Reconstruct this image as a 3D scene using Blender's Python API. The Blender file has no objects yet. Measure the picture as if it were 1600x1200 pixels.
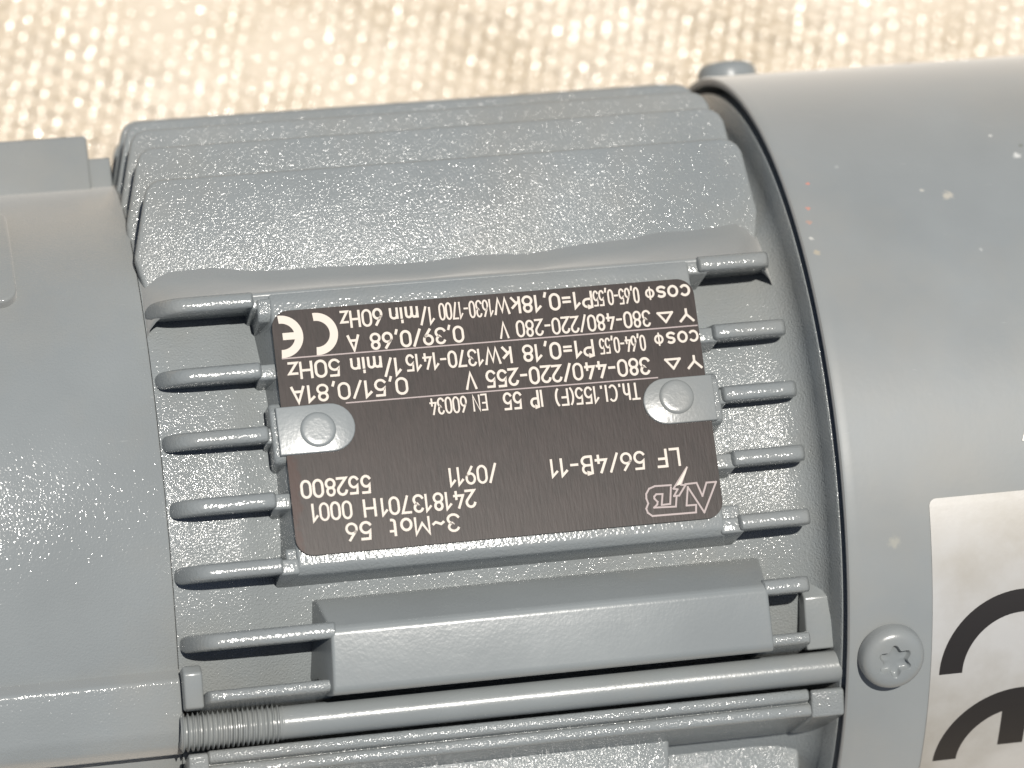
import bpy, bmesh, math, random
import numpy as np
from mathutils import Vector, Matrix

random.seed(7)
rng = np.random.default_rng(11)
sc = bpy.context.scene
MM = 0.001
rad = math.radians

# ------------------------------------------------------------------ frame of the motor
# motor frame: x along the shaft, u out of the housing towards the viewer, v across (all mm)
PITCH = rad(76.0)          # how steeply u points up from the cloth
AXIS_H = 58.6              # height of the shaft axis above the cloth
UW = Vector((0, -math.cos(PITCH), math.sin(PITCH)))
VW = Vector((0, math.sin(PITCH), math.cos(PITCH)))
def world(x, u, v):
    return (Vector((x, 0, AXIS_H)) + UW * u + VW * v) * MM
# die frame of the housing, 13 degrees round from u: p out of the name plate, q across it
TILT = rad(13.0); CT, ST = math.cos(TILT), math.sin(TILT)

# ------------------------------------------------------------------ camera
YAW, ROLL, DIST = rad(10.5), rad(4.9), 478.0
def vdir(x, u, v): return Vector((x, 0, 0)) + UW * u + VW * v
back = vdir(-math.sin(YAW), math.cos(YAW), 0)
right0 = vdir(math.cos(YAW), math.sin(YAW), 0)
right = right0 * math.cos(ROLL) - VW * math.sin(ROLL)
up = right0 * math.sin(ROLL) + VW * math.cos(ROLL)
cam_d = bpy.data.cameras.new('camera'); cam = bpy.data.objects.new('camera', cam_d)
sc.collection.objects.link(cam); sc.camera = cam
loc = world(0, 0, 16.0) + back * DIST * MM
M = Matrix((right, up, back)).transposed().to_4x4(); M.translation = loc
cam.matrix_world = M
cam_d.sensor_width = 36.0; cam_d.lens = 5500.0 / 1600.0 * 36.0
cam_d.clip_start = 0.01; cam_d.clip_end = 50.0
cam_d.dof.use_dof = True
cam_d.dof.focus_distance = 0.428
cam_d.dof.aperture_fstop = 21.0

# ------------------------------------------------------------------ sky and sun
SUN_UP, SUN_X = rad(12.5), rad(2.5)
sun_dir = vdir(math.sin(SUN_X), math.cos(SUN_X) * math.cos(SUN_UP), math.cos(SUN_X) * math.sin(SUN_UP)).normalized()
elev = math.asin(sun_dir.z); azim = math.atan2(sun_dir.x, sun_dir.y)
w = bpy.data.worlds.new('World'); sc.world = w; w.use_nodes = True
nt = w.node_tree; nt.nodes.clear()
sky = nt.nodes.new('ShaderNodeTexSky'); sky.sky_type = 'NISHITA'; sky.sun_disc = False
sky.air_density = 1.0; sky.dust_density = 1.5; sky.ozone_density = 0.8
sky.sun_elevation = elev; sky.sun_rotation = azim
bg = nt.nodes.new('ShaderNodeBackground'); bg.inputs[1].default_value = 0.05
wo = nt.nodes.new('ShaderNodeOutputWorld')
nt.links.new(sky.outputs[0], bg.inputs[0]); nt.links.new(bg.outputs[0], wo.inputs[0])
sun_d = bpy.data.lights.new('sun', 'SUN'); sun_d.energy = 5.0; sun_d.angle = rad(0.53); sun_d.color = (1.0, 0.955, 0.885)
sun = bpy.data.objects.new('sun', sun_d); sc.collection.objects.link(sun)
sun.rotation_euler = sun_dir.to_track_quat('Z', 'Y').to_euler()
sc.view_settings.view_transform = 'Standard'; sc.view_settings.look = 'None'
sc.view_settings.exposure = 0.30; sc.view_settings.gamma = 1.0
sc.view_settings.use_curve_mapping = False
sc.cycles.use_denoising = True
sc.cycles.sample_clamp_indirect = 6.0
sc.cycles.sample_clamp_direct = 0.0

# ------------------------------------------------------------------ materials
def mat(name):
    m = bpy.data.materials.new(name); m.use_nodes = True
    return m, m.node_tree, m.node_tree.nodes['Principled BSDF']
def N(nt, kind, **kw):
    n = nt.nodes.new(kind)
    for k, v in kw.items():
        if k.startswith('i_'): n.inputs[k[2:].replace('_', ' ')].default_value = v
        else: setattr(n, k, v)
    return n
def noise(nt, co, scale, detail=2.0, rough=0.5):
    n = N(nt, 'ShaderNodeTexNoise'); n.inputs['Scale'].default_value = scale
    n.inputs['Detail'].default_value = detail; n.inputs['Roughness'].default_value = rough
    nt.links.new(co, n.inputs['Vector']); return n
def ramp(nt, fac, stops):
    r = N(nt, 'ShaderNodeValToRGB')
    while len(r.color_ramp.elements) < len(stops): r.color_ramp.elements.new(0.5)
    for e, (p, c) in zip(r.color_ramp.elements, stops):
        e.position = p; e.color = (c, c, c, 1) if isinstance(c, (int, float)) else (*c, 1)
    nt.links.new(fac, r.inputs[0]); return r
def mix(nt, fac, a, b):
    m = N(nt, 'ShaderNodeMix', data_type='RGBA')
    if hasattr(fac, 'links'): nt.links.new(fac, m.inputs[0])
    else: m.inputs[0].default_value = fac
    for s, i in ((a, 6), (b, 7)):
        if hasattr(s, 'links'): nt.links.new(s, m.inputs[i])
        else: m.inputs[i].default_value = (*s, 1)
    return m.outputs[2]
def math_n(nt, op, a, b=0.0):
    m = N(nt, 'ShaderNodeMath', operation=op)
    for s, i in ((a, 0), (b, 1)):
        if hasattr(s, 'links'): nt.links.new(s, m.inputs[i])
        else: m.inputs[i].default_value = s
    return m.outputs[0]

PAINT = (0.170, 0.185, 0.189)
def paint(name, grain, depth, rough, lump=0.00002, chips_and_glint=None, spec=0.5, edge_sheen=0.0):
    """blue-grey machine enamel: grain = size of the orange peel / casting skin in m, depth its relief in m"""
    m, nt, b = mat(name)
    co = N(nt, 'ShaderNodeTexCoord').outputs['Object']
    n1 = noise(nt, co, 1.0 / grain, 1.0, 0.5)
    n2 = noise(nt, co, 1.0 / (grain * 6), 2.0)
    n3 = noise(nt, co, 60.0, 4.0)
    h = math_n(nt, 'ADD', math_n(nt, 'MULTIPLY', n1.outputs[0], depth), math_n(nt, 'MULTIPLY', n2.outputs[0], lump))
    bump = N(nt, 'ShaderNodeBump'); bump.inputs['Strength'].default_value = 1.0; bump.inputs['Distance'].default_value = 1.0
    nt.links.new(h, bump.inputs['Height']); nt.links.new(bump.outputs[0], b.inputs['Normal'])
    dirt = ramp(nt, n3.outputs[0], [(0.35, 0.0), (0.75, 1.0)])
    col = mix(nt, dirt.outputs[0], tuple(c * 0.95 for c in PAINT), tuple(c * 1.06 + 0.004 for c in PAINT))
    n4 = noise(nt, co, 22.0, 6.0, 0.65)
    dust = ramp(nt, n4.outputs[0], [(0.48, 0.0), (0.72, 0.45)])
    col = mix(nt, dust.outputs[0], col, (0.215, 0.205, 0.180))
    ms = N(nt, 'ShaderNodeMapping'); ms.inputs['Scale'].default_value = (260, 2600, 1500); ms.inputs['Rotation'].default_value = (0.3, 0.5, 0.7); nt.links.new(co, ms.inputs[0])
    n5 = noise(nt, ms.outputs[0], 1.0, 2.0, 0.5)
    scr = ramp(nt, n5.outputs[0], [(0.755, 0.0), (0.79, 0.30)])
    col = mix(nt, scr.outputs[0], col, (0.30, 0.31, 0.30))
    if chips_and_glint:
        for (cx, cu, cv, cr, c) in chips_and_glint:          # chipped paint, smears and one painted highlight, each with its own place and outline
            off = N(nt, 'ShaderNodeVectorMath', operation='DISTANCE')
            jit = N(nt, 'ShaderNodeVectorMath', operation='SCALE'); jit.inputs['Scale'].default_value = cr * 1.6
            nj = noise(nt, co, 1.1 / cr, 4.0, 0.7)
            sub = N(nt, 'ShaderNodeVectorMath', operation='SUBTRACT'); sub.inputs[1].default_value = (0.5, 0.5, 0.5)
            nt.links.new(nj.outputs[1], sub.inputs[0]); nt.links.new(sub.outputs[0], jit.inputs[0])
            add = N(nt, 'ShaderNodeVectorMath', operation='ADD')
            nt.links.new(co, add.inputs[0]); nt.links.new(jit.outputs[0], add.inputs[1])
            nt.links.new(add.outputs[0], off.inputs[0])
            off.inputs[1].default_value = local(cx, cu, cv)
            f = ramp(nt, math_n(nt, 'DIVIDE', off.outputs['Value'], cr), [(0.3, 0.45), (0.85, 0.0)])
            col = mix(nt, f.outputs[0], col, c)
    nt.links.new(col, b.inputs['Base Color'])
    rr = ramp(nt, n3.outputs[0], [(0.3, rough - 0.04), (0.7, rough + 0.06)])
    nt.links.new(rr.outputs[0], b.inputs['Roughness'])
    b.inputs['Specular IOR Level'].default_value = spec
    if edge_sheen:                                       # brightening painted in for bright cloth and sky reflected at grazing angles
        b.inputs['Sheen Weight'].default_value = edge_sheen; b.inputs['Sheen Roughness'].default_value = 0.55
        b.inputs['Sheen Tint'].default_value = (1.0, 0.96, 0.91, 1)
    return m

# motor local frame: root empty on the cloth, Y = -u, Z = v
OFF = Vector((0, -AXIS_H * math.sin(PITCH), AXIS_H * math.cos(PITCH)))
def local(x, u, v): return (Vector((x, -u, v)) + OFF) * MM
def U(x, u, v): return local(x, u, v)
def P(x, p, q): return local(x, p * CT - q * ST, p * ST + q * CT)
def ring(x, r, a): return local(x, r * math.cos(a), r * math.sin(a))

M_CAST = paint('cast_enamel', 0.00025, 0.000110, 0.125, 0.00003, None, 0.32)
M_SHIELD = paint('turned_enamel', 0.00026, 0.000060, 0.11, 0.00002, None, 0.38, 0.26)
M_FIN = paint('fin_enamel', 0.00036, 0.000075, 0.17, 0.00003, None, 0.40)
def cyl(x, deg, R=55.5): return (x, R * math.cos(rad(deg)), R * math.sin(rad(deg)))
chips_and_glint = [(*cyl(49.9, 39.2), 0.00110, (0.50, 0.45, 0.36)), (*cyl(46.8, 40.4), 0.00045, (0.5, 0.48, 0.42)),
         (*cyl(58.7, 50.2), 0.00040, (0.75, 0.74, 0.70)), (*cyl(60.9, 45.6), 0.00085, (0.80, 0.80, 0.77)),
         (*cyl(62.0, 47.6), 0.00050, (0.05, 0.06, 0.03)),
         (*cyl(32.5, 43.2), 0.00040, (0.65, 0.14, 0.06)), (*cyl(31.5, 38.8), 0.00048, (0.60, 0.16, 0.08)),
         (*cyl(31.1, 36.4), 0.00055, (0.42, 0.20, 0.13)), (*cyl(31.0, 31.5), 0.00060, (0.40, 0.33, 0.22)),
         (*cyl(30.8, 33.8), 0.00042, (0.55, 0.54, 0.50)), (*cyl(52.0, 30.0), 0.0004, (0.36, 0.37, 0.36)),
         (*cyl(37.0, 46.0), 0.00045, (0.33, 0.35, 0.34)), (*cyl(35.5, -7.5), 0.0011, (0.30, 0.29, 0.24))]  # last entry paints a warm sun highlight beside the label
M_COWL = paint('sheet_enamel', 0.00060, 0.000006, 0.45, 0.00002, chips_and_glint, 0.30, 0.42)
M_ROD = paint('smooth_enamel', 0.00040, 0.000016, 0.27, 0.00003, None, 0.38)
M_SHEEN = paint('sheen_enamel', 0.00040, 0.000018, 0.36, 0.00003, None, 0.5, 0.24)  # smooth enamel for the shoulder, with reflected surroundings imitated by added sheen

def simple(name, col, rough, metal=0.0, spec=0.5):
    m, nt, b = mat(name)
    b.inputs['Base Color'].default_value = (*col, 1); b.inputs['Roughness'].default_value = rough
    b.inputs['Metallic'].default_value = metal; b.inputs['Specular IOR Level'].default_value = spec
    return m, nt, b
# anodised name plate: fine vertical brushing, brownish black
m, nt, b = mat('anodised_plate'); M_PLATE = m
co = N(nt, 'ShaderNodeTexCoord').outputs['Object']
mp = N(nt, 'ShaderNodeMapping'); mp.inputs['Scale'].default_value = (3200, 700, 500); nt.links.new(co, mp.inputs[0])
br = noise(nt, mp.outputs[0], 1.0, 3.0, 0.6)
bl = noise(nt, co, 240.0, 3.0)
c1 = mix(nt, ramp(nt, br.outputs[0], [(0.3, 0.0), (0.7, 1.0)]).outputs[0], (0.011, 0.0075, 0.0065), (0.022, 0.015, 0.0135))
c2 = mix(nt, ramp(nt, bl.outputs[0], [(0.4, 0.0), (0.7, 0.5)]).outputs[0], c1, (0.026, 0.018, 0.016))
sepx = N(nt, 'ShaderNodeSeparateXYZ'); nt.links.new(co, sepx.inputs[0])
ns = noise(nt, co, 420.0, 4.0, 0.6)
edge = math_n(nt, 'ADD', math_n(nt, 'MULTIPLY', sepx.outputs[0], 1000.0), math_n(nt, 'MULTIPLY', ns.outputs[0], -3.4))
stain = ramp(nt, math_n(nt, 'ADD', edge, 38.6), [(0.0, 1.0), (0.5, 0.0)])
low = ramp(nt, math_n(nt, 'MULTIPLY', math_n(nt, 'SUBTRACT', sepx.outputs[2], float(P(-36, 51, -1.5).z)), -600.0), [(0.0, 0.0), (0.4, 1.0)])
sf = math_n(nt, 'MULTIPLY', stain.outputs[0], low.outputs[0])
c2 = mix(nt, sf, c2, (0.022, 0.006, 0.003))
nt.links.new(c2, b.inputs['Base Color'])
b.inputs['Metallic'].default_value = 0.0; b.inputs['Roughness'].default_value = 0.40; b.inputs['Specular IOR Level'].default_value = 0.15
bp = N(nt, 'ShaderNodeBump'); bp.inputs['Distance'].default_value = 0.000012; bp.inputs['Strength'].default_value = 1.0
nt.links.new(br.outputs[0], bp.inputs['Height']); nt.links.new(bp.outputs[0], b.inputs['Normal'])
M_PRINT, _, _ = simple('pale_print', (0.42, 0.375, 0.325), 0.5)
M_RULE, _, _ = simple('rule_print', (0.20, 0.155, 0.15), 0.45)
M_BLACK, nt, b = simple('black_print', (0.012, 0.010, 0.009), 0.45)
# silvery white label
m, nt, b = mat('label_foil'); M_LABEL = m
co = N(nt, 'ShaderNodeTexCoord').outputs['Object']
s1 = noise(nt, co, 55.0, 5.0, 0.62); s2 = noise(nt, co, 3000.0, 2.0)
c = mix(nt, ramp(nt, s1.outputs[0], [(0.42, 0.0), (0.7, 1.0)]).outputs[0], (0.44, 0.435, 0.42), (0.33, 0.315, 0.285))
nt.links.new(c, b.inputs['Base Color'])
nt.links.new(ramp(nt, s1.outputs[0], [(0.3, 0.34), (0.7, 0.5)]).outputs[0], b.inputs['Roughness'])
b.inputs['Metallic'].default_value = 0.3
bp = N(nt, 'ShaderNodeBump'); bp.inputs['Distance'].default_value = 0.000006
nt.links.new(s2.outputs[0], bp.inputs['Height']); nt.links.new(bp.outputs[0], b.inputs['Normal'])
# woven tape
m, nt, b = mat('woven_fibre'); M_YARN = m
co = N(nt, 'ShaderNodeTexCoord').outputs['Object']
f1 = noise(nt, co, 900.0, 3.0); f2 = noise(nt, co, 45.0, 4.0)
c = mix(nt, ramp(nt, f2.outputs[0], [(0.35, 0.0), (0.65, 1.0)]).outputs[0], (0.46, 0.395, 0.305), (0.57, 0.51, 0.425))
c = mix(nt, ramp(nt, f1.outputs[0], [(0.45, 0.0), (0.8, 0.6)]).outputs[0], c, (0.30, 0.23, 0.15))
nt.links.new(c, b.inputs['Base Color']); b.inputs['Roughness'].default_value = 0.16; b.inputs['Specular IOR Level'].default_value = 0.8
bp = N(nt, 'ShaderNodeBump'); bp.inputs['Distance'].default_value = 0.00008
nt.links.new(f1.outputs[0], bp.inputs['Height']); nt.links.new(bp.outputs[0], b.inputs['Normal'])
m, nt, b = mat('cloth_ground'); M_CLOTH = m
co = N(nt, 'ShaderNodeTexCoord').outputs['Object']
f1 = noise(nt, co, 500.0, 3.0)
c = mix(nt, f1.outputs[0], (0.34, 0.29, 0.22), (0.50, 0.44, 0.36))
nt.links.new(c, b.inputs['Base Color']); b.inputs['Roughness'].default_value = 0.6

# ------------------------------------------------------------------ mesh helpers
def finish(name, bm, material, parent, sharp=38.0, recalc=True):
    if recalc: bmesh.ops.recalc_face_normals(bm, faces=bm.faces[:])
    for f in bm.faces: f.smooth = True
    lim = rad(sharp)
    for e in bm.edges:
        if len(e.link_faces) == 2 and e.calc_face_angle(0) > lim: e.smooth = False
    me = bpy.data.meshes.new(name); bm.to_mesh(me); bm.free()
    me.materials.append(material)
    o = bpy.data.objects.new(name, me); sc.collection.objects.link(o)
    if parent is not None: o.parent = parent
    return o
def lathe(prof, n=128, a0=0.0, f=ring):
    """surface of revolution about the shaft axis from (x, r) points"""
    bm = bmesh.new(); rows = []
    for x, r in prof:
        rows.append([bm.verts.new(f(x, r, a0 + 2 * math.pi * k / n)) for k in range(n)])
    for r0, r1 in zip(rows, rows[1:]):
        for k in range(n):
            bm.faces.new((r0[k], r0[(k + 1) % n], r1[(k + 1) % n], r1[k]))
    return bm
def prism(poly, x0, x1, fr, bev=0.4, seg=3, draft=0.0):
    """outline in two cross coordinates drawn out along x, all edges rounded"""
    bm = bmesh.new()
    top = max(c[0] for c in poly)
    a = [bm.verts.new(fr(x0 - draft * (top - c[0]), *c)) for c in poly]; b = [bm.verts.new(fr(x1 + draft * (top - c[0]), *c)) for c in poly]
    n = len(poly)
    bm.faces.new(a); bm.faces.new(b[::-1])
    for k in range(n): bm.faces.new((a[k], b[k], b[(k + 1) % n], a[(k + 1) % n]))
    bmesh.ops.recalc_face_normals(bm, faces=bm.faces[:])
    if bev: bmesh.ops.bevel(bm, geom=bm.edges[:], offset=bev * MM, segments=seg, profile=0.5, affect='EDGES', clamp_overlap=True)
    return bm
def fin(xl, xr, base, tip, tb, tt, sl, sr, fr, lean=0.0):
    """cast fin: fr(x, h, w) with h from base to tip, half thickness tb at the base and tt at the rounded tip,
    ends falling away over the lengths sl and sr"""
    def ease(n): return [0.5 - 0.5 * math.cos(math.pi * k / n) for k in range(n + 1)]
    xs = [xl + sl * (1 - math.cos(0.5 * math.pi * k / 9)) for k in range(10)]
    m0, m1 = xs[-1], xr - sr
    xs += [m0 + (m1 - m0) * k / 6 for k in range(1, 6)]
    xs += [xr - sr * (1 - math.sin(0.5 * math.pi * k / 7)) for k in range(8)]
    bm = bmesh.new(); rows = []
    for x in xs:
        kl = max(0.0, min(1.0, (x - xl) / sl)); kr = max(0.0, min(1.0, (xr - x) / sr))
        hh = math.sqrt(max(0.0, 1 - (1 - kl) ** 2)) * math.sqrt(max(0.0, 1 - (1 - kr) ** 2))
        H = base + (tip - base) * max(hh, 0.02)
        rr = 0.9
        cl = max(0.0, min(1.0, (x - xl) / rr)); cr = max(0.0, min(1.0, (xr - x) / rr))
        k = max(0.25, math.sqrt(max(0.0, 1 - (1 - cl) ** 2)) * math.sqrt(max(0.0, 1 - (1 - cr) ** 2)))
        t0, t1 = tb * k, tt * k
        row = [(base - 0.6, -t0)]
        hs = max(base, H - min(t1, 0.85 * k))
        row.append((base + (hs - base) * 0.5, -(t0 + t1) / 2)); 
        for j in range(9):
            a = math.pi * j / 8
            ca = math.cos(a); ca = math.copysign(abs(ca) ** 0.85, ca)
            row.append((hs + (H - hs) * math.sin(a) ** 0.95, -t1 * ca))
        row.append((base + (hs - base) * 0.5, (t0 + t1) / 2)); row.append((base - 0.6, t0))
        rows.append([bm.verts.new(fr(x, h, wd)) for h, wd in row])
    for r0, r1 in zip(rows, rows[1:]):
        for j in range(len(r0) - 1): bm.faces.new((r0[j], r1[j], r1[j + 1], r0[j + 1]))
    bm.faces.new(rows[0]); bm.faces.new(rows[-1][::-1])
    return bm
def plate_fin(prof, base, w0, t, fr, bev=0.55):
    """flat cooling fin: outline prof of (x, h) with thickness 2t about w0"""
    bm = bmesh.new()
    a = [bm.verts.new(fr(x, h, w0 - t * (1.15 if h <= base else 0.85))) for x, h in prof]
    b = [bm.verts.new(fr(x, h, w0 + t * (1.15 if h <= base else 0.85))) for x, h in prof]
    n = len(prof); bm.faces.new(a); bm.faces.new(b[::-1])
    for k in range(n): bm.faces.new((a[k], b[k], b[(k + 1) % n], a[(k + 1) % n]))
    bmesh.ops.recalc_face_normals(bm, faces=bm.faces[:])
    bmesh.ops.bevel(bm, geom=bm.edges[:], offset=bev * MM, segments=3, profile=0.5, affect='EDGES', clamp_overlap=True)
    return bm
def rounded(x0, x1, y0, y1, r, n=6):
    pts = []
    for cx, cy, a in ((x1 - r, y1 - r, 0), (x0 + r, y1 - r, 90), (x0 + r, y0 + r, 180), (x1 - r, y0 + r, 270)):
        for k in range(n + 1):
            t = rad(a + 90.0 * k / n); pts.append((cx + r * math.cos(t), cy + r * math.sin(t)))
    return pts
def slab(poly, p0, p1, fr=None, bev=0.0):
    """outline (x, q) given thickness from p0 to p1"""
    fr = fr or (lambda x, q, p: P(x, p, q))
    bm = bmesh.new()
    a = [bm.verts.new(fr(x, q, p0)) for x, q in poly]; b = [bm.verts.new(fr(x, q, p1)) for x, q in poly]
    n = len(poly); bm.faces.new(a[::-1]); top = bm.faces.new(b)
    for k in range(n): bm.faces.new((a[k], a[(k + 1) % n], b[(k + 1) % n], b[k]))
    bmesh.ops.recalc_face_normals(bm, faces=bm.faces[:])
    if bev: bmesh.ops.bevel(bm, geom=list(top.edges), offset=bev * MM, segments=3, profile=0.5, affect='EDGES', clamp_overlap=True)
    return bm
def label(o, text=None, cat=None, group=None, kind=None):
    for k, v in (('label', text), ('category', cat), ('group', group), ('kind', kind)):
        if v: o[k] = v
    return o

# ------------------------------------------------------------------ the cloth
bm = bmesh.new()
S = 1.5
for x, y in ((-S, -S), (S, -S), (S, S), (-S, S)): bm.verts.new((x, y, -0.0006))
bm.faces.new(bm.verts[:])
cloth = finish('cloth', bm, M_CLOTH, None, recalc=False)
label(cloth, 'beige woven cloth lying under the grey motor', None, None, 'structure')
ANG = rad(-17.0)
WX = np.array([math.cos(ANG), math.sin(ANG)]); WY = np.array([-math.sin(ANG), math.cos(ANG)])
PW, PF = 2.55, 1.45        # warp and weft pitch, mm
CEN = np.array([15.0, 70.0])
HX, HY = 165.0, 95.0
def drape(x, y):
    return 0.5 * np.sin(x * 0.06 + 0.9 * np.sin(y * 0.07)) + 0.4 * np.sin(y * 0.12 + x * 0.05 + 1.0) + 0.12 * np.sin(x * 0.31 + y * 0.17) + 0.10 * np.sin(y * 0.41 - x * 0.23 + 2.0)
V, Fc = [], []; base = 0
def yarn(s, c, along, across, width, thick, ph, lift=0.0):
    """one flat tape: s positions along it, c offset across, ph over-under phase"""
    global base
    n = len(s)
    prof = [(-0.5, -0.4), (-0.40, 0.70), (0.0, 1.0), (0.40, 0.70), (0.5, -0.4)]
    tw = 0.10 * np.sin(s * 0.21 + rng.uniform(0, 6.3)) + np.repeat(rng.normal(0, 0.14, n // 4 + 1), 4)[:n]
    amp = thick * (0.62 + 0.15 * rng.normal(0, 1, n).clip(-1, 1))
    wob = 0.13 * np.sin(s * 0.13 + rng.uniform(0, 6.3)) + 0.08 * np.sin(s * 0.37 + rng.uniform(0, 6.3)) + rng.normal(0, 0.09)
    cols = []
    wv = width * (1 + 0.12 * rng.normal(0, 1, n).clip(-1.5, 1.5))
    for a, h in prof:
        cc = c + wob + a * wv
        xy = CEN[None, :] + s[:, None] * along[None, :] + cc[:, None] * across[None, :]
        z = lift + amp * ph + thick * 0.45 * h + a * wv * tw * 0.5 + drape(xy[:, 0], xy[:, 1])
        cols.append(np.column_stack([xy, z]))
    A = np.stack(cols, 1).reshape(-1, 3)
    V.append(A)
    i = np.arange(n - 1)[:, None] * 5 + np.arange(4)[None, :]
    q = np.stack([i, i + 5, i + 6, i + 1], -1).reshape(-1, 4) + base
    Fc.append(q); base += len(A)
nw = int(2 * HX / PW); nf = int(2 * HY / PF)
sx = np.arange(-HX, HX, PW / 4)
for j in range(nf):
    c = -HY + (j + 0.5) * PF
    yarn(sx, c, WX, WY, 1.36, 0.42, np.cos(math.pi * (sx + HX) / PW + math.pi * j), 0.06)
sy = np.arange(-HY, HY, PF / 3)
for i in range(nw):
    c = -HX + i * PW
    yarn(sy, c, WY, WX, 1.55, 0.32, -np.cos(math.pi * ((sy + HY) / PF - 0.5) + math.pi * i), -0.10)
V = np.concatenate(V) * MM; Fc = np.concatenate(Fc)
V[:, 2] += 0.0
me = bpy.data.meshes.new('weave')
me.vertices.add(len(V)); me.vertices.foreach_set('co', V.astype(np.float32).ravel())
me.loops.add(Fc.size); me.loops.foreach_set('vertex_index', Fc.astype(np.int32).ravel())
me.polygons.add(len(Fc)); me.polygons.foreach_set('loop_start', np.arange(0, Fc.size, 4, dtype=np.int32))
me.polygons.foreach_set('use_smooth', np.ones(len(Fc), dtype=bool))
me.update(calc_edges=True); me.validate(); me.materials.append(M_YARN)
weave = bpy.data.objects.new('weave', me); sc.collection.objects.link(weave); weave.parent = cloth
label(weave, None, None, None, 'stuff')

# ------------------------------------------------------------------ the motor
motor = bpy.data.objects.new('electric_motor', None); sc.collection.objects.link(motor)
motor.rotation_euler = (-PITCH, 0, 0); motor.empty_display_size = 0.02
label(motor, 'blue-grey finned electric motor with black name plate lying on beige cloth', 'electric motor')

# --- end shield (left)
shield = finish('end_shield', lathe([(-118, 20), (-118, 44), (-115, 47), (-52.25, 47.0), (-52.08, 46.92), (-52.05, 46.7), (-52.05, 30)], 160), M_SHIELD, motor)
o = finish('tie_rod_boss', prism([(38, -13.5), (43.6, -14.3), (46.4, -16.0), (45.6, -22.3), (44.6, -24.2), (43.0, -25.2), (36, -26)], -114, -51.9, U, 0.45, 4), M_SHIELD, shield)
o = finish('tie_rod_boss', prism([(11, 42), (7, 53.2), (-14, 53.2), (-14, 42)], -114, -55.0, U, 0.4, 3), M_ROD, shield)
o = finish('tie_rod_boss', prism([(-44, -42), (-44, -24), (-30, -20), (-24, -42)], -114, -55.0, U, 0.4, 3), M_SHIELD, shield)
o = finish('boss_step', prism([(10.2, 42), (7.4, 50.1), (-12, 50.1), (-12, 42)], -55.4, -52.2, U, 0.3, 3), M_ROD, shield)
def wrap(R): return lambda x, s, h: ring(x, R + h, s / R)
def curved(poly, R, h0, h1, step=1.5, bev=0.0):
    """outline (x, arc length) laid round a cylinder of radius R"""
    bm = bmesh.new()
    vs = [bm.verts.new((x, s, 0)) for x, s in poly]; bm.faces.new(vs)
    ss = [s for _, s in poly]; s0, s1 = min(ss), max(ss)
    k = s0 + step
    while k < s1 - 0.01:
        bmesh.ops.bisect_plane(bm, geom=bm.verts[:] + bm.edges[:] + bm.faces[:], plane_co=(0, k, 0), plane_no=(0, 1, 0)); k += step
    ext = bmesh.ops.extrude_face_region(bm, geom=bm.faces[:])
    for v in ext['geom']:
        if isinstance(v, bmesh.types.BMVert): v.co.z = 1
    for v in bm.verts: v.co = wrap(R)(v.co.x, v.co.y, h1 if v.co.z > 0.5 else h0)
    return bm
d2s = lambda deg, R: rad(deg) * R
o = finish('inspection_cover', curved(rounded(-96, -67.0, d2s(40.5, 47), d2s(64, 47), 2.2), 47.0, -0.5, 1.3), M_SHIELD, shield)
bv = o.modifiers.new('round', 'BEVEL'); bv.width = 0.0007; bv.segments = 3; bv.limit_method = 'ANGLE'; bv.angle_limit = rad(50)

# --- stator housing
stator = finish('stator_housing', lathe([(-52.0, 30), (-52.03, 46.7), (-51.95, 46.92), (-50.6, 46.9), (-48.6, 46.8), (-46.2, 46.6), (-44, 46.5), (-41.75, 46.45),
    (-41.45, 46.25), (-30, 46.2), (-15, 46.2), (0, 46.2), (12, 46.2), (21.5, 46.2), (24.5, 46.4), (26.8, 47.0), (28.2, 48.2), (28.9, 49.8), (29.1, 53.0), (29.3, 53.3), (36, 53.3), (36, 30)], 192), M_CAST, motor)
FRONT_Q = [17.8, 9.0, 1.1, -7.05, -15.05, -23.1]
for i, q in enumerate(FRONT_Q):
    base = math.sqrt(46.2 ** 2 - q * q) - 0.5
    tip = 51.3 if i < 5 else 49.6
    fr = lambda x, h, wd, q=q, tip=tip: P(x, h, q + wd + (tip - h) * 0.15)
    xr = -38.7 if i < 5 else -33.0
    finish('cooling_fin', fin(-51.9 + 0.1 * (i % 2), xr, base, tip, 1.12, 1.0, 4.2, 0.9, fr), M_FIN, stator)
    xl, xr = [(15.7, 26.2), (16.5, 27.0), (16.6, 27.2), (16.7, 27.1), (16.4, 26.7), (18.5, 25.9)][i]
    finish('cooling_fin', fin(xl, xr, base, tip - 0.1, 1.12, 1.0, 0.8, 1.5, fr), M_FIN, stator)
    if i < 5:   # the low web that ties each fin to the plate seat
        finish('fin_web', prism([(base, q - 1.25), (50.2, q - 1.0), (50.2, q + 0.9), (base, q + 1.2)], -39.6, -37.2, P, 0.35), M_FIN, stator)
        finish('fin_web', prism([(base, q - 1.25), (50.2, q - 1.0), (50.2, q + 0.9), (base, q + 1.2)], 14.6, 17.6, P, 0.35), M_FIN, stator)
# ridge under the pockets
fr = lambda x, h, wd: P(x, h, -29.1 + wd)
finish('cooling_fin', fin(-50.2, -33.4, 33.0, 46.4, 0.95, 0.75, 1.2, 0.6, fr), M_CAST, stator)
finish('cooling_fin', fin(18.8, 25.6, 33.0, 46.2, 0.95, 0.75, 0.6, 0.9, fr), M_CAST, stator)
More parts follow.
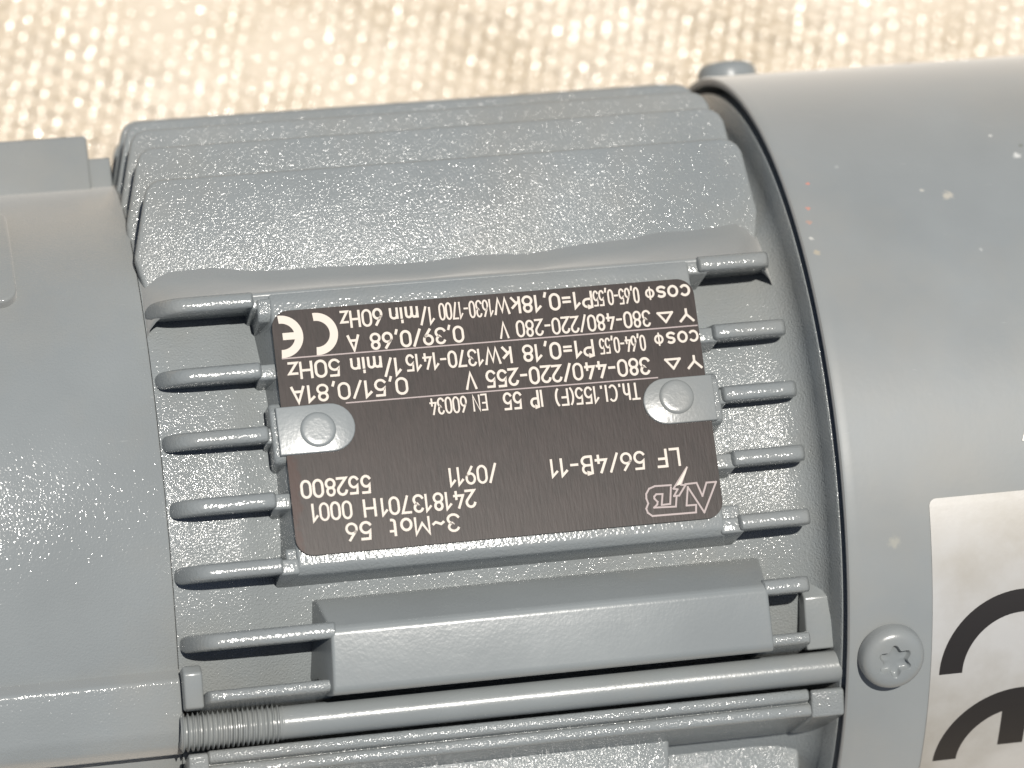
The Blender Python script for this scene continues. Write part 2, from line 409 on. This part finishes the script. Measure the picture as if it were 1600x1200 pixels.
# seat of the name plate and the sloping shoulder above it
finish('plate_seat', prism([(40, -16.4), (49.3, -16.2), (50.3, -15.3), (50.5, -10), (50.63, -4), (50.7, 3), (50.7, 17.4), (50.2, 18.7), (40, 18.9)], -37.3, 14.95, P, 0.35, 3, 0.22), M_FIN, stator)
finish('seat_corner', prism([(40, -16.3), (48.9, -16.1), (49.8, -15.4), (49.9, -12.9), (40, -12.2)], -38.7, -37.0, P, 0.35), M_CAST, stator)
finish('seat_corner', prism([(40, -16.3), (48.9, -16.1), (49.9, -15.4), (50.0, -12.6), (40, -12.0)], 14.4, 17.3, P, 0.35), M_CAST, stator)
finish('seat_corner', prism([(40, -3.0), (50.2, -2.4), (50.9, -1.9), (50.9, 3.0), (50.0, 4.1), (40, 4.5)], 14.4, 16.7, P, 0.45), M_CAST, stator)
finish('seat_corner', prism([(40, -3.2), (50.2, -2.6), (50.9, -1.9), (50.9, 3.6), (50.0, 5.0), (40, 5.4)], -38.9, -37.0, P, 0.45), M_CAST, stator)
finish('seat_corner', prism([(40, 14.8), (49.8, 15.2), (50.5, 16.0), (50.5, 18.0), (40, 18.4)], -38.9, -37.0, P, 0.35), M_CAST, stator)
bm = bmesh.new(); rows = []
for x, k in ((-51.95, 0.0), (-51.6, 0.3), (-50.9, 0.55), (-49.8, 0.8), (-48.4, 0.95), (-47, 1.0), (-43, 1), (-39, 1), (-35, 1), (-30, 1), (-24, 1), (-17, 1), (-10, 1), (-3, 1), (4, 1), (10, 1), (14, 1), (18, 1.0), (22.0, 0.97), (24.0, 0.85), (25.5, 0.6), (26.6, 0.25), (27.2, 0.0)):
    row = []
    for p, q in ((34, 19.6), (46, 18.5), (49.0, 18.05), (49.8, 18.0), (50.2, 18.2), (50.3, 18.6), (50.0, 18.9), (48.2, 19.55), (45.5, 20.7), (43.2, 22.2), (41.7, 24.0), (34, 29)):
        if p < 47 and q > 20: q += 1.9 * (abs(x + 15) / 38.0) ** 2.2 + 0.22 * math.sin(x * 0.55) + 0.15 * math.sin(x * 1.3 + 1) - 0.3
        r = math.hypot(p, q); r2 = min(r, 46.6) + (r - min(r, 46.6)) * k
        row.append(bm.verts.new(P(x, p * r2 / r, q * r2 / r)))
    rows.append(row)
for r0, r1 in zip(rows, rows[1:]):
    for j in range(len(r0)): bm.faces.new((r0[j], r1[j], r1[(j + 1) % len(r0)], r0[(j + 1) % len(r0)]))
bm.faces.new(rows[0]); bm.faces.new(rows[-1][::-1])
finish('shoulder', bm, M_SHEEN, stator, sharp=60)
# mounting block with a sloping top
finish('mounting_block', prism([(37, -17.0), (44.2, -18.4), (45.2, -19.2), (49.2, -22.7), (49.5, -23.4), (47.8, -30.0), (47.0, -30.6), (43.6, -30.1), (41, -27.6), (36, -27)], -34.3, 19.5, P, 0.4, 4, 0.14), M_ROD, stator)
# corner lugs at the ends of the rod channel
finish('corner_lug', prism([(36, -24.6), (44.4, -24.9), (45.4, -26.0), (43.8, -30.0), (42.0, -30.0), (36, -29)], -52.0, -49.7, P, 0.3), M_ROD, stator)
finish('corner_lug', prism([(36, -20.6), (41.4, -21.2), (42.9, -23.8), (41.0, -30.0), (40.5, -30.0), (36, -29)], 25.6, 29.6, P, 0.35), M_ROD, stator)
finish('corner_lug', prism([(28, -35.2), (40.6, -34.9), (41.2, -35.4), (39.8, -38.3), (28, -38.6)], 25.3, 29.5, P, 0.3), M_CAST, stator)
finish('corner_lug', prism([(28, -35.2), (40.6, -34.9), (41.2, -35.4), (39.8, -38.3), (28, -38.6)], -52.0, -49.6, P, 0.3), M_CAST, stator)
# the double ledge below the rod
finish('ledge', prism([(27, -34.9), (39.2, -34.8), (38.8, -37.9), (27, -38.4)], -50.0, 25.6, P, 0.2), M_CAST, stator)
fr = lambda x, h, wd: P(x, h, -35.5 + wd)
finish('cooling_fin', fin(-50.1, 25.6, 36.0, 41.0, 0.9, 0.78, 0.8, 0.8, fr), M_CAST, stator)
fr = lambda x, h, wd: P(x, h, -37.2 + wd)
finish('cooling_fin', fin(-50.1, 26.2, 36.0, 39.9, 0.95, 0.82, 0.8, 0.8, fr), M_CAST, stator)
# upper quadrant: flat fins standing across the plate
RT = 54.95
def top_fin(p, sign, xl=-52.3, xr=27.3, R=RT):
    tip = math.sqrt(R * R - p * p); bs = math.sqrt(max(43.9 ** 2 - p * p, 80.0)) - 2.0
    foot = 1.3 if (p > 38 and sign > 0) else -0.1
    if foot > 0: bs = 20.5                       # the foremost fin is rooted in the shoulder
    lo = max(bs + 0.5, tip - 10.0)
    prof = [(xl + foot, bs), (xl, lo), (xl + 1.9, tip - 2.5), (xl + 2.25, tip - 1.3), (xl + 2.9, tip - 0.45), (xl + 4.0, tip),
            (xr - 3.4, tip), (xr - 2.2, tip - 0.35), (xr - 1.4, tip - 1.0), (xr - 0.9, tip - 2.0), (xr, lo), (xr - foot, bs)]
    fr = lambda x, h, wd: P(x, wd, sign * h)
    finish('cooling_fin', plate_fin(prof, bs + 0.01, p, 1.0, fr), M_CAST, stator)
for p in (40.9, 34.2, 27.7, 21.2, 14.7, 0.5, -6.0, -12.5, -19.0, -25.5, -32.0, -38.5): top_fin(p, 1)
for k, p in enumerate((30.0, 23.4, 16.8, 10.2, 3.6, -3.0, -9.6, -16.2, -22.8, -29.4)): top_fin(p, -1, -50.5, 9.2 if k == 0 else 27.2)
for q in (24.0, 16.0, 8.0, 0.0, -8.0, -28.0):
    fr = lambda x, h, wd, q=q: P(x, -h, q + wd)
    b0 = math.sqrt(43.6 ** 2 - q * q) - 0.3
    finish('cooling_fin', fin(-51.8, 27.0, b0, min(51.4, math.sqrt(54.5 ** 2 - q * q)), 1.45, 0.98, 4.0, 1.7, fr), M_CAST, stator)

# --- tie rods
def rod_frame(p0, q0): return lambda x, r, a: P(x, p0 + r * math.cos(a), q0 + r * math.sin(a))
for k in (0, 2):
    a = math.atan2(-32.2, 40.0) + k * 2 * math.pi / 3
    p0, q0 = 51.42 * math.cos(a), 51.42 * math.sin(a)
    f = rod_frame(p0, q0)
    rod = finish('tie_rod', lathe([(-40.4, 0.5), (-41.0, 1.9), (-40.2, 2.03), (33.0, 2.03), (33.0, 0.5)], 40, 0, f), M_ROD, motor)
    bm = bmesh.new(); n = 44; rows = []; x = -52.9      # a true helix, running out into the shank
    while x < -39.9:
        fade = max(0.0, min(1.0, (-40.6 - x) / 1.2))
        for dx, r in ((0.0, 1.94), (0.10, 1.96), (0.27, 2.36), (0.35, 2.36), (0.52, 1.96)):
            rr = 2.0 + (r - 2.0) * fade + random.uniform(-0.012, 0.012)
            rows.append([bm.verts.new(f(x + dx + 0.60 * k / n, rr, math.pi + 2 * math.pi * k / n)) for k in range(n + 1)])
        x += 0.60
    for r0, r1 in zip(rows, rows[1:]):
        for k in range(n): bm.faces.new((r0[k], r0[k + 1], r1[k + 1], r1[k]))
    bm.faces.new(rows[0][:-1])
    finish('thread', bm, M_ROD, rod, sharp=60)

# --- fan cowl
cowl = finish('fan_cowl', lathe([(40, 54.3), (30.0, 54.3), (29.6, 54.4), (29.5, 54.7), (29.5, 55.1), (29.65, 55.4), (30.0, 55.52), (31.0, 55.5), (60, 55.5), (115, 55.5),
    (119, 54.6), (121.5, 52.5), (122.5, 49), (122.5, 8), (122.5, 0.5)], 256), M_COWL, motor)
def screw(a, x, spin):
    """pan head screw with a six-lobe socket, standing on the cowl at angle a"""
    n = 72; bm = bmesh.new(); rows = []
    def star(t, k): return k * (1.80 + 0.32 * math.cos(6 * (t - spin)))
    prof = [('s', 0.30, 1.60), ('s', 0.78, 1.60), ('s', 0.92, 1.72), ('s', 1.0, 2.15), ('s', 1.07, 2.30), ('c', 2.35, 2.30), ('c', 3.0, 2.24), ('c', 3.45, 2.08), ('c', 3.8, 1.78),
            ('c', 4.0, 1.40), ('c', 4.10, 0.95), ('c', 4.12, 0.22), ('c', 4.0, 0.16), ('c', 3.9, -0.6)]
    er = Vector((0, -math.cos(a), math.sin(a))); et = Vector((0, math.sin(a), math.cos(a))); ex = Vector((1, 0, 0))
    for kind, r, h in prof:
        row = []
        for k in range(n):
            t = 2 * math.pi * k / n
            R_ = star(t, r) if kind == 's' else r
            c = ex * (x + R_ * math.cos(t)) + et * (R_ * math.sin(t)) + er * (55.45 + h * 1.08) + OFF
            row.append(bm.verts.new(c * MM))
        rows.append(row)
    for r0, r1 in zip(rows, rows[1:]):
        for k in range(n): bm.faces.new((r0[k], r0[(k + 1) % n], r1[(k + 1) % n], r1[k]))
    bm.faces.new(rows[0])
    return bm
for a, sp in ((-22.3, 0.58), (94.5, 0.9), (217.0, 0.1)):
    finish('cowl_screw', screw(rad(a), 34.75, sp), M_ROD, cowl, sharp=50)

# --- silver label with the conformity mark
R = 55.5; dm = lambda deg: rad(deg) * R
lab = finish('conformity_label', curved(rounded(40.15, 104.0, dm(-50.0), dm(-2.45), 0.9), R, 0.03, 0.12), M_LABEL, motor)
def half_ring(cx, cs, ro, ri, n=40):
    o_ = [(cx + ro * math.cos(math.pi * k / n), cs + ro * math.sin(math.pi * k / n)) for k in range(n + 1)]
    i_ = [(cx + ri * math.cos(math.pi * k / n), cs + ri * math.sin(math.pi * k / n)) for k in range(n, -1, -1)]
    return o_ + i_
finish('lettering', curved(half_ring(51.85, dm(-26.1), 10.6, 7.6), R, 0.125, 0.15, 1.0), M_BLACK, lab)
e_out = half_ring(52.35, dm(-40.2), 10.65, 7.6)
finish('lettering', curved(e_out, R, 0.125, 0.15, 1.0), M_BLACK, lab)
finish('lettering', curved([(50.0, dm(-38.4)), (53.3, dm(-38.4)), (53.3, dm(-40.2) + 8.0), (50.0, dm(-40.2) + 8.0)], R, 0.13, 0.156, 1.0), M_BLACK, lab)
# torn scrap of a second label near the frame edge
scrap = finish('label_scrap', curved([(52.7, dm(3.8)), (53.2, dm(5.2)), (53.7, dm(7.0)), (54.6, dm(8.0)), (60, dm(8.2)), (60, dm(3.0))], R, 0.03, 0.12), M_LABEL, motor)

# --- name plate
PX0, PX1, PQ0, PQ1 = -37.45, 15.05, -14.15, 16.05
def sag(q): return 0.0012 * max(0.0, 3.0 - q) ** 2          # the plate follows the seat, bowed towards its lower edge
bm = bmesh.new()
bm.faces.new([bm.verts.new((x, q, 0)) for x, q in rounded(PX0, PX1, PQ0, PQ1, 2.1, 8)])
for k in range(22):
    bmesh.ops.bisect_plane(bm, geom=bm.verts[:] + bm.edges[:] + bm.faces[:], plane_co=(0, PQ0 + 0.8 + k * 0.8, 0), plane_no=(0, 1, 0))
ext = bmesh.ops.extrude_face_region(bm, geom=bm.faces[:])
for v in ext['geom']:
    if isinstance(v, bmesh.types.BMVert): v.co.z = 1
for v in bm.verts: v.co = P(v.co.x, (51.30 if v.co.z > 0.5 else 50.72) - sag(v.co.y), v.co.y)
plate = finish('name_plate', bm, M_PLATE, motor)
label(plate, 'dark brown anodised rating plate with pale lettering')
def ab(a, b, h): return P(PX1 - 0.05 - a, 51.30 + h - sag(PQ1 - b), PQ1 - b)
def flat_poly(name, polys, mat_, z=0.035):
    bm = bmesh.new()
    for poly in polys:
        bm.faces.new([bm.verts.new(ab(a, b, z)) for a, b in poly])
    return finish(name, bm, mat_, plate, recalc=False)
def stroke(pts, wd, closed=False):
    quads = []
    pts = [Vector(p) for p in pts]
    n = len(pts); segs = range(n if closed else n - 1)
    for k in segs:
        a, b = pts[k], pts[(k + 1) % n]; d = (b - a)
        if d.length < 1e-6: continue
        d.normalize(); nrm = Vector((-d.y, d.x)) * wd * 0.5; e = d * wd * 0.45
        quads.append([tuple(a - e - nrm), tuple(b + e - nrm), tuple(b + e + nrm), tuple(a - e + nrm)])
    return quads
def stroke_obj(lines, wd, material, closed=False, z0=0.035):
    bm = bmesh.new(); z = z0
    for ln in lines:
        for qd in stroke(ln, wd, closed):
            bm.faces.new([bm.verts.new(ab(a, b, z)) for a, b in qd]); z += 0.0012
    return finish('lettering', bm, material, plate, recalc=False)
def arc(cx, cy, rx, ry, a0, a1, n=12):
    return [(cx + rx * math.cos(rad(a0 + (a1 - a0) * k / n)), cy + ry * math.sin(rad(a0 + (a1 - a0) * k / n))) for k in range(n + 1)]
# engraver's single-stroke alphabet: width and strokes in a cell one unit high
GLYPH = {
 '0': (0.52, [arc(0.26, 0.68, 0.26, 0.32, 0, 180) + arc(0.26, 0.32, 0.26, 0.32, 180, 360) + [(0.52, 0.68)]]),
 '1': (0.30, [[(0.0, 0.72), (0.26, 1.0), (0.26, 0.0)]]),
 '2': (0.50, [arc(0.25, 0.73, 0.25, 0.27, 170, -35) + [(0.0, 0.0), (0.52, 0.0)]]),
 '3': (0.50, [arc(0.24, 0.75, 0.24, 0.25, 160, -75) + arc(0.23, 0.27, 0.27, 0.27, 80, -160)]),
 '4': (0.54, [[(0.40, 0.0), (0.40, 0.45)], [(0.30, 1.0), (0.0, 0.25), (0.54, 0.25)]]),
 '5': (0.50, [[(0.48, 1.0), (0.08, 1.0), (0.04, 0.53)] + arc(0.24, 0.32, 0.26, 0.32, 130, -150)]),
 '6': (0.50, [[(0.38, 1.0), (0.10, 0.55)] + arc(0.25, 0.30, 0.25, 0.30, 150, 510, 20)]),
 '7': (0.50, [[(0.0, 1.0), (0.50, 1.0), (0.16, 0.0)]]),
 '8': (0.50, [arc(0.25, 0.76, 0.21, 0.24, -90, 270, 18), arc(0.25, 0.27, 0.25, 0.27, 90, 450, 18)]),
 '9': (0.50, [[(0.12, 0.0), (0.40, 0.45)] + arc(0.25, 0.70, 0.25, 0.30, -30, -390, 20)]),
 ',': (0.16, [[(0.10, 0.10), (0.03, -0.14)]]), '.': (0.16, [[(0.08, 0.0), (0.08, 0.12)]]), '-': (0.40, [[(0.03, 0.42), (0.37, 0.42)]]),
 '/': (0.40, [[(0.0, -0.05), (0.40, 1.02)]]), '=': (0.46, [[(0.03, 0.56), (0.43, 0.56)], [(0.03, 0.30), (0.43, 0.30)]]),
 '(': (0.24, [arc(0.36, 0.48, 0.34, 0.60, 120, 240)]), ')': (0.24, [arc(-0.12, 0.48, 0.34, 0.60, 60, -60)]), '~': (0.52, [[(0.0, 0.40), (0.13, 0.52), (0.39, 0.38), (0.52, 0.50)]]),
 ' ': (0.30, []),
 'A': (0.60, [[(0.0, 0.0), (0.30, 1.0), (0.60, 0.0)], [(0.11, 0.32), (0.49, 0.32)]]),
 'B': (0.52, [[(0.0, 0.0), (0.0, 1.0), (0.28, 1.0)] + arc(0.28, 0.76, 0.20, 0.24, 90, -90) + [(0.04, 0.52)], [(0.28, 0.52)] + arc(0.28, 0.26, 0.24, 0.26, 90, -90) + [(0.03, 0.0)]]),
 'C': (0.54, [arc(0.30, 0.5, 0.30, 0.5, 50, 310, 18)]), 'E': (0.48, [[(0.48, 1.0), (0.0, 1.0), (0.0, 0.0), (0.48, 0.0)], [(0.06, 0.52), (0.40, 0.52)]]),
 'F': (0.46, [[(0.46, 1.0), (0.0, 1.0), (0.0, 0.0)], [(0.06, 0.52), (0.40, 0.52)]]), 'H': (0.54, [[(0.0, 0.0), (0.0, 1.0)], [(0.54, 0.0), (0.54, 1.0)], [(0.06, 0.52), (0.48, 0.52)]]),
 'I': (0.10, [[(0.05, 0.0), (0.05, 1.0)]]), 'L': (0.44, [[(0.0, 1.0), (0.0, 0.0), (0.44, 0.0)]]), 'M': (0.66, [[(0.0, 0.0), (0.0, 1.0), (0.33, 0.35), (0.66, 1.0), (0.66, 0.0)]]),
 'N': (0.56, [[(0.0, 0.0), (0.0, 1.0), (0.56, 0.0), (0.56, 1.0)]]), 'P': (0.50, [[(0.0, 0.0), (0.0, 1.0), (0.26, 1.0)] + arc(0.26, 0.74, 0.24, 0.26, 90, -90) + [(0.06, 0.48)]]),
 'T': (0.54, [[(0.0, 1.0), (0.54, 1.0)], [(0.27, 0.93), (0.27, 0.0)]]), 'V': (0.58, [[(0.0, 1.0), (0.29, 0.0), (0.58, 1.0)]]), 'W': (0.80, [[(0.0, 1.0), (0.20, 0.0), (0.40, 0.85), (0.60, 0.0), (0.80, 1.0)]]),
 'c': (0.44, [arc(0.24, 0.34, 0.24, 0.34, 45, 315, 14)]), 'o': (0.48, [arc(0.24, 0.34, 0.24, 0.34, 0, 360, 18)]),
 's': (0.42, [arc(0.22, 0.51, 0.19, 0.17, 40, 240, 10) + arc(0.20, 0.17, 0.21, 0.17, 70, -150, 10)]),
 'm': (0.72, [[(0.0, 0.0), (0.0, 0.68)], [(0.03, 0.45)] + arc(0.19, 0.50, 0.16, 0.18, 160, 0, 7) + [(0.35, 0.0)], [(0.38, 0.45)] + arc(0.54, 0.50, 0.16, 0.18, 160, 0, 7) + [(0.70, 0.0)]]),
 'i': (0.10, [[(0.05, 0.0), (0.05, 0.68)], [(0.05, 0.86), (0.05, 0.99)]]), 'n': (0.42, [[(0.0, 0.0), (0.0, 0.68)], [(0.03, 0.42)] + arc(0.21, 0.46, 0.20, 0.22, 160, 0, 8) + [(0.41, 0.0)]]),
 'k': (0.44, [[(0.0, 0.0), (0.0, 1.0)], [(0.42, 0.68), (0.06, 0.30)], [(0.16, 0.40), (0.44, 0.0)]]), 'z': (0.42, [[(0.0, 0.68), (0.42, 0.68), (0.0, 0.0), (0.42, 0.0)]]),
 't': (0.34, [[(0.12, 0.95), (0.12, 0.18)] + arc(0.26, 0.16, 0.14, 0.16, 180, 280, 6), [(0.18, 0.68), (0.34, 0.68)]]), 'h': (0.42, [[(0.0, 0.0), (0.0, 1.0)], [(0.03, 0.42)] + arc(0.21, 0.46, 0.20, 0.22, 160, 0, 8) + [(0.41, 0.0)]]),
 'l': (0.10, [[(0.05, 0.0), (0.05, 1.0)]]),
}
def ribbon(bm, pts, wd, z):
    """flat mitred stroke of even width through points in plate millimetres"""
    pts = [Vector(p) for p in pts]; n = len(pts)
    shut = n > 3 and (pts[0] - pts[-1]).length < 1e-4
    if shut: pts = pts[:-1]; n -= 1
    L_, R_ = [], []
    for k in range(n):
        a = pts[k - 1] if (k or shut) else None; b = pts[(k + 1) % n] if (k < n - 1 or shut) else None
        d0 = (pts[k] - a).normalized() if a is not None else None; d1 = (b - pts[k]).normalized() if b is not None else None
        d = ((d0 or d1) + (d1 or d0)); d = d.normalized() if d.length > 0.2 else (d0 or d1)
        m_ = 1.0 / max(0.45, abs(d.dot(d1 or d0)))
        nn = Vector((-d.y, d.x)) * wd * 0.5 * m_
        c = pts[k].copy()
        if a is None: c -= d1 * wd * 0.35
        if b is None: c += d0 * wd * 0.35
        L_.append(bm.verts.new(ab(c.x + nn.x, c.y + nn.y, z))); R_.append(bm.verts.new(ab(c.x - nn.x, c.y - nn.y, z)))
    for k in range(n if shut else n - 1):
        j = (k + 1) % n
        bm.faces.new((L_[k], R_[k], R_[j], L_[j]))
def text(s, a0, a1, b0, h):
    gap = 0.21
    tot = sum(GLYPH[c][0] for c in s) + gap * (len(s) - 1)
    if s in ('min', 'cos'): h = h / 0.68 * 0.98
    kx = (a1 - a0) / tot; wd = 0.155 * 1.95 * min(1.0, max(0.72, kx / h / 1.0))
    bm = bmesh.new(); x = 0.0
    for c in s:
        wgl, strokes = GLYPH[c]
        for q_, st in enumerate(strokes):
            jx, jy = random.uniform(-0.012, 0.012), random.uniform(-0.012, 0.012)
            ribbon(bm, [(a0 + (x + px + jx) * kx, b0 + (py + jy) * h) for px, py in st], wd * random.uniform(0.94, 1.06), 0.035 + 0.006 * q_)
        x += wgl + gap
    return finish('lettering', bm, M_PRINT, plate, recalc=False)
LINES = [('cos', 0.54, 4.54, 0.86, 1.27), ('0,65-0,55', 6.95, 12.6, 0.72, 1.83), ('P1=0,18kW', 12.91, 25.0, 0.69, 1.91), ('1630-1700', 25.3, 31.87, 0.72, 2.0), ('1/', 32.67, 34.24, 1.1, 2.0),
    ('min', 34.59, 37.92, 0.85, 1.25), ('60Hz', 39.01, 44.0, 0.74, 1.95), ('380-480/220-280 V', 5.98, 24.7, 3.74, 1.9), ('0,39/0,68 A', 29.34, 43.4, 3.80, 1.85),
    ('cos', 0.25, 4.05, 6.75, 1.27), ('0,64-0,55', 6.96, 12.6, 6.8, 1.83), ('P1=0,18 kW', 13.52, 26.9, 6.85, 1.91), ('1370-1415', 27.3, 36.64, 6.83, 1.91), ('1/', 37.5, 39.35, 7.1, 2.0),
    ('min', 39.77, 43.39, 6.69, 1.25), ('50Hz', 44.87, 51.02, 6.6, 1.95), ('380-440/220-255 V', 6.88, 29.64, 9.66, 1.95), ('0,51/0,81A', 36.98, 50.97, 9.6, 1.9),
    ('Th.Cl.155(F)', 8.51, 18.92, 12.70, 1.95), ('IP 55', 20.58, 25.33, 12.6, 1.95), ('EN 60034', 27.47, 34.39, 12.5, 1.9), ('LF 56/4B-11', 4.69, 20.58, 21.3, 2.05), ('/0911', 27.39, 33.11, 21.25, 2.05),
    ('552800', 42.81, 51.09, 21.2, 2.0), ('241813701', 30.35, 41.75, 24.15, 1.98), ('H', 42.53, 43.8, 24.12, 2.0), ('0001', 45.47, 50.11, 24.1, 2.0), ('3~Mot', 32.72, 40.96, 26.85, 1.98), ('56', 43.31, 46.25, 26.82, 2.0)]
for ln in LINES: text(*ln)
# phase angle signs, star and delta signs
def circle(c0, c1, r, n=20): return [(c0 + r * math.cos(2 * math.pi * k / n), c1 + r * 1.05 * math.sin(2 * math.pi * k / n)) for k in range(n)]
for a, b in ((5.5, 1.55), (5.15, 7.45)):
    o = stroke_obj([circle(a, b, 0.46) + [(a + 0.46, b)]], 0.24, M_PRINT)
    o = stroke_obj([[(a, b - 0.75), (a, b + 0.75)]], 0.2, M_PRINT, z0=0.07)
for a, b in ((1.28, 3.95), (1.10, 9.93)):
    stroke_obj([[(a, b + 0.62), (a - 0.8, b + 1.45)], [(a, b + 0.62), (a + 0.8, b + 1.45)], [(a, b + 0.62), (a, b)]], 0.30, M_PRINT)
for a, b in ((3.95, 4.02), (3.80, 9.95)):
    stroke_obj([[(a - 0.9, b + 0.14), (a + 0.9, b + 0.14), (a, b + 1.32)]], 0.28, M_PRINT, True)
# rules between the voltage rows
flat_poly('rule', [[(0.05, 6.00), (51.7, 5.86), (51.7, 6.02), (0.05, 6.17)]], M_RULE)
flat_poly('rule', [[(5.9, 12.16), (44.6, 11.98), (44.6, 12.14), (5.9, 12.32)]], M_RULE)
# conformity mark on the plate
def arc_ring(ca, cb, ro, ri, t0, t1, n=28):
    o_ = [(ca + ro * math.cos(t0 + (t1 - t0) * k / n), cb + ro * math.sin(t0 + (t1 - t0) * k / n)) for k in range(n + 1)]
    i_ = [(ca + ri * math.cos(t1 - (t1 - t0) * k / n), cb + ri * math.sin(t1 - (t1 - t0) * k / n)) for k in range(n + 1)]
    polys = []
    for k in range(n): polys.append([o_[k], o_[k + 1], i_[n - k - 1], i_[n - k]])
    return polys
flat_poly('lettering', arc_ring(47.2, 3.22, 2.65, 1.65, rad(85), rad(275)), M_PRINT)
flat_poly('lettering', arc_ring(51.45, 3.22, 2.65, 1.65, rad(85), rad(275)), M_PRINT)
flat_poly('lettering', [[(49.5, 2.78), (51.3, 2.78), (51.3, 3.66), (49.5, 3.66)]], M_PRINT, 0.06)
# maker's mark drawn in outline
stroke_obj([[(4.3, 25.76), (2.89, 25.73), (2.37, 27.4), (1.66, 25.81), (0.45, 25.82), (2.4, 29.44), (4.05, 26.14), (4.5, 28.4), (3.3, 28.42), (3.43, 29.35), (8.88, 29.29), (9.4, 28.85), (9.53, 28.33), (9.21, 27.71), (9.36, 27.11), (9.31, 26.53), (8.87, 25.92), (8.12, 25.67), (6.11, 25.72)],
    [(6.15, 25.98), (6.5, 28.02), (7.57, 28.05), (7.29, 26.72), (8.07, 26.68), (8.36, 26.94), (8.37, 27.2), (8.03, 27.62), (8.11, 27.94), (8.55, 28.29), (5.84, 28.41), (5.6, 27.2)],
    [(3.85, 23.72), (5.86, 26.2), (5.35, 26.31), (5.91, 27.1), (5.26, 27.1), (4.31, 25.89), (4.89, 25.8), (3.85, 23.72)]], 0.22, M_RULE)
flat_poly('lettering', [[(3.80, 23.6), (4.1, 24.4), (4.9, 25.75), (5.5, 25.9)]], M_PRINT, 0.13)

# --- painted rivet tongues over the plate
def tongue(x_out, x_in, q0, q1):
    n = 14; r = (q1 - q0) / 2; c = (q0 + q1) / 2; sgn = 1 if x_in > x_out else -1
    pts = [(x_out, q0)]
    for k in range(n + 1):
        t = -math.pi / 2 + math.pi * k / n
        pts.append((x_in - sgn * r + sgn * r * math.cos(t), c + r * math.sin(t)))
    pts.append((x_out, q1))
    return pts
def dome(cx, cq, r, p0, h):
    bm = bmesh.new(); n = 40; rows = []
    for rr, hh in ((r * 1.06, -0.2), (r * 1.03, 0.02), (r * 0.99, 0.10), (r * 0.95, h * 0.75), (r * 0.86, h * 0.97), (r * 0.6, h), (r * 0.2, h * 1.02)):
        rows.append([bm.verts.new(P(cx + rr * math.cos(2 * math.pi * k / n), p0 + hh, cq + rr * math.sin(2 * math.pi * k / n))) for k in range(n)])
    for r0, r1 in zip(rows, rows[1:]):
        for k in range(n): bm.faces.new((r0[k], r0[(k + 1) % n], r1[(k + 1) % n], r1[k]))
    bm.faces.new(rows[-1]); return bm
for xo, xi, q0, q1, cx, cq in ((-38.2, -28.8, -1.85, 4.1, -33.35, 0.95), (15.75, 6.8, -2.15, 3.6, 11.0, 1.15)):
    t = finish('rivet_tongue', slab(tongue(xo, xi, q0, q1), 50.4, 51.62, None, 0.15), M_ROD, motor)
    finish('rivet', dome(cx, cq, 2.1, 51.62, 0.26), M_ROD, t)
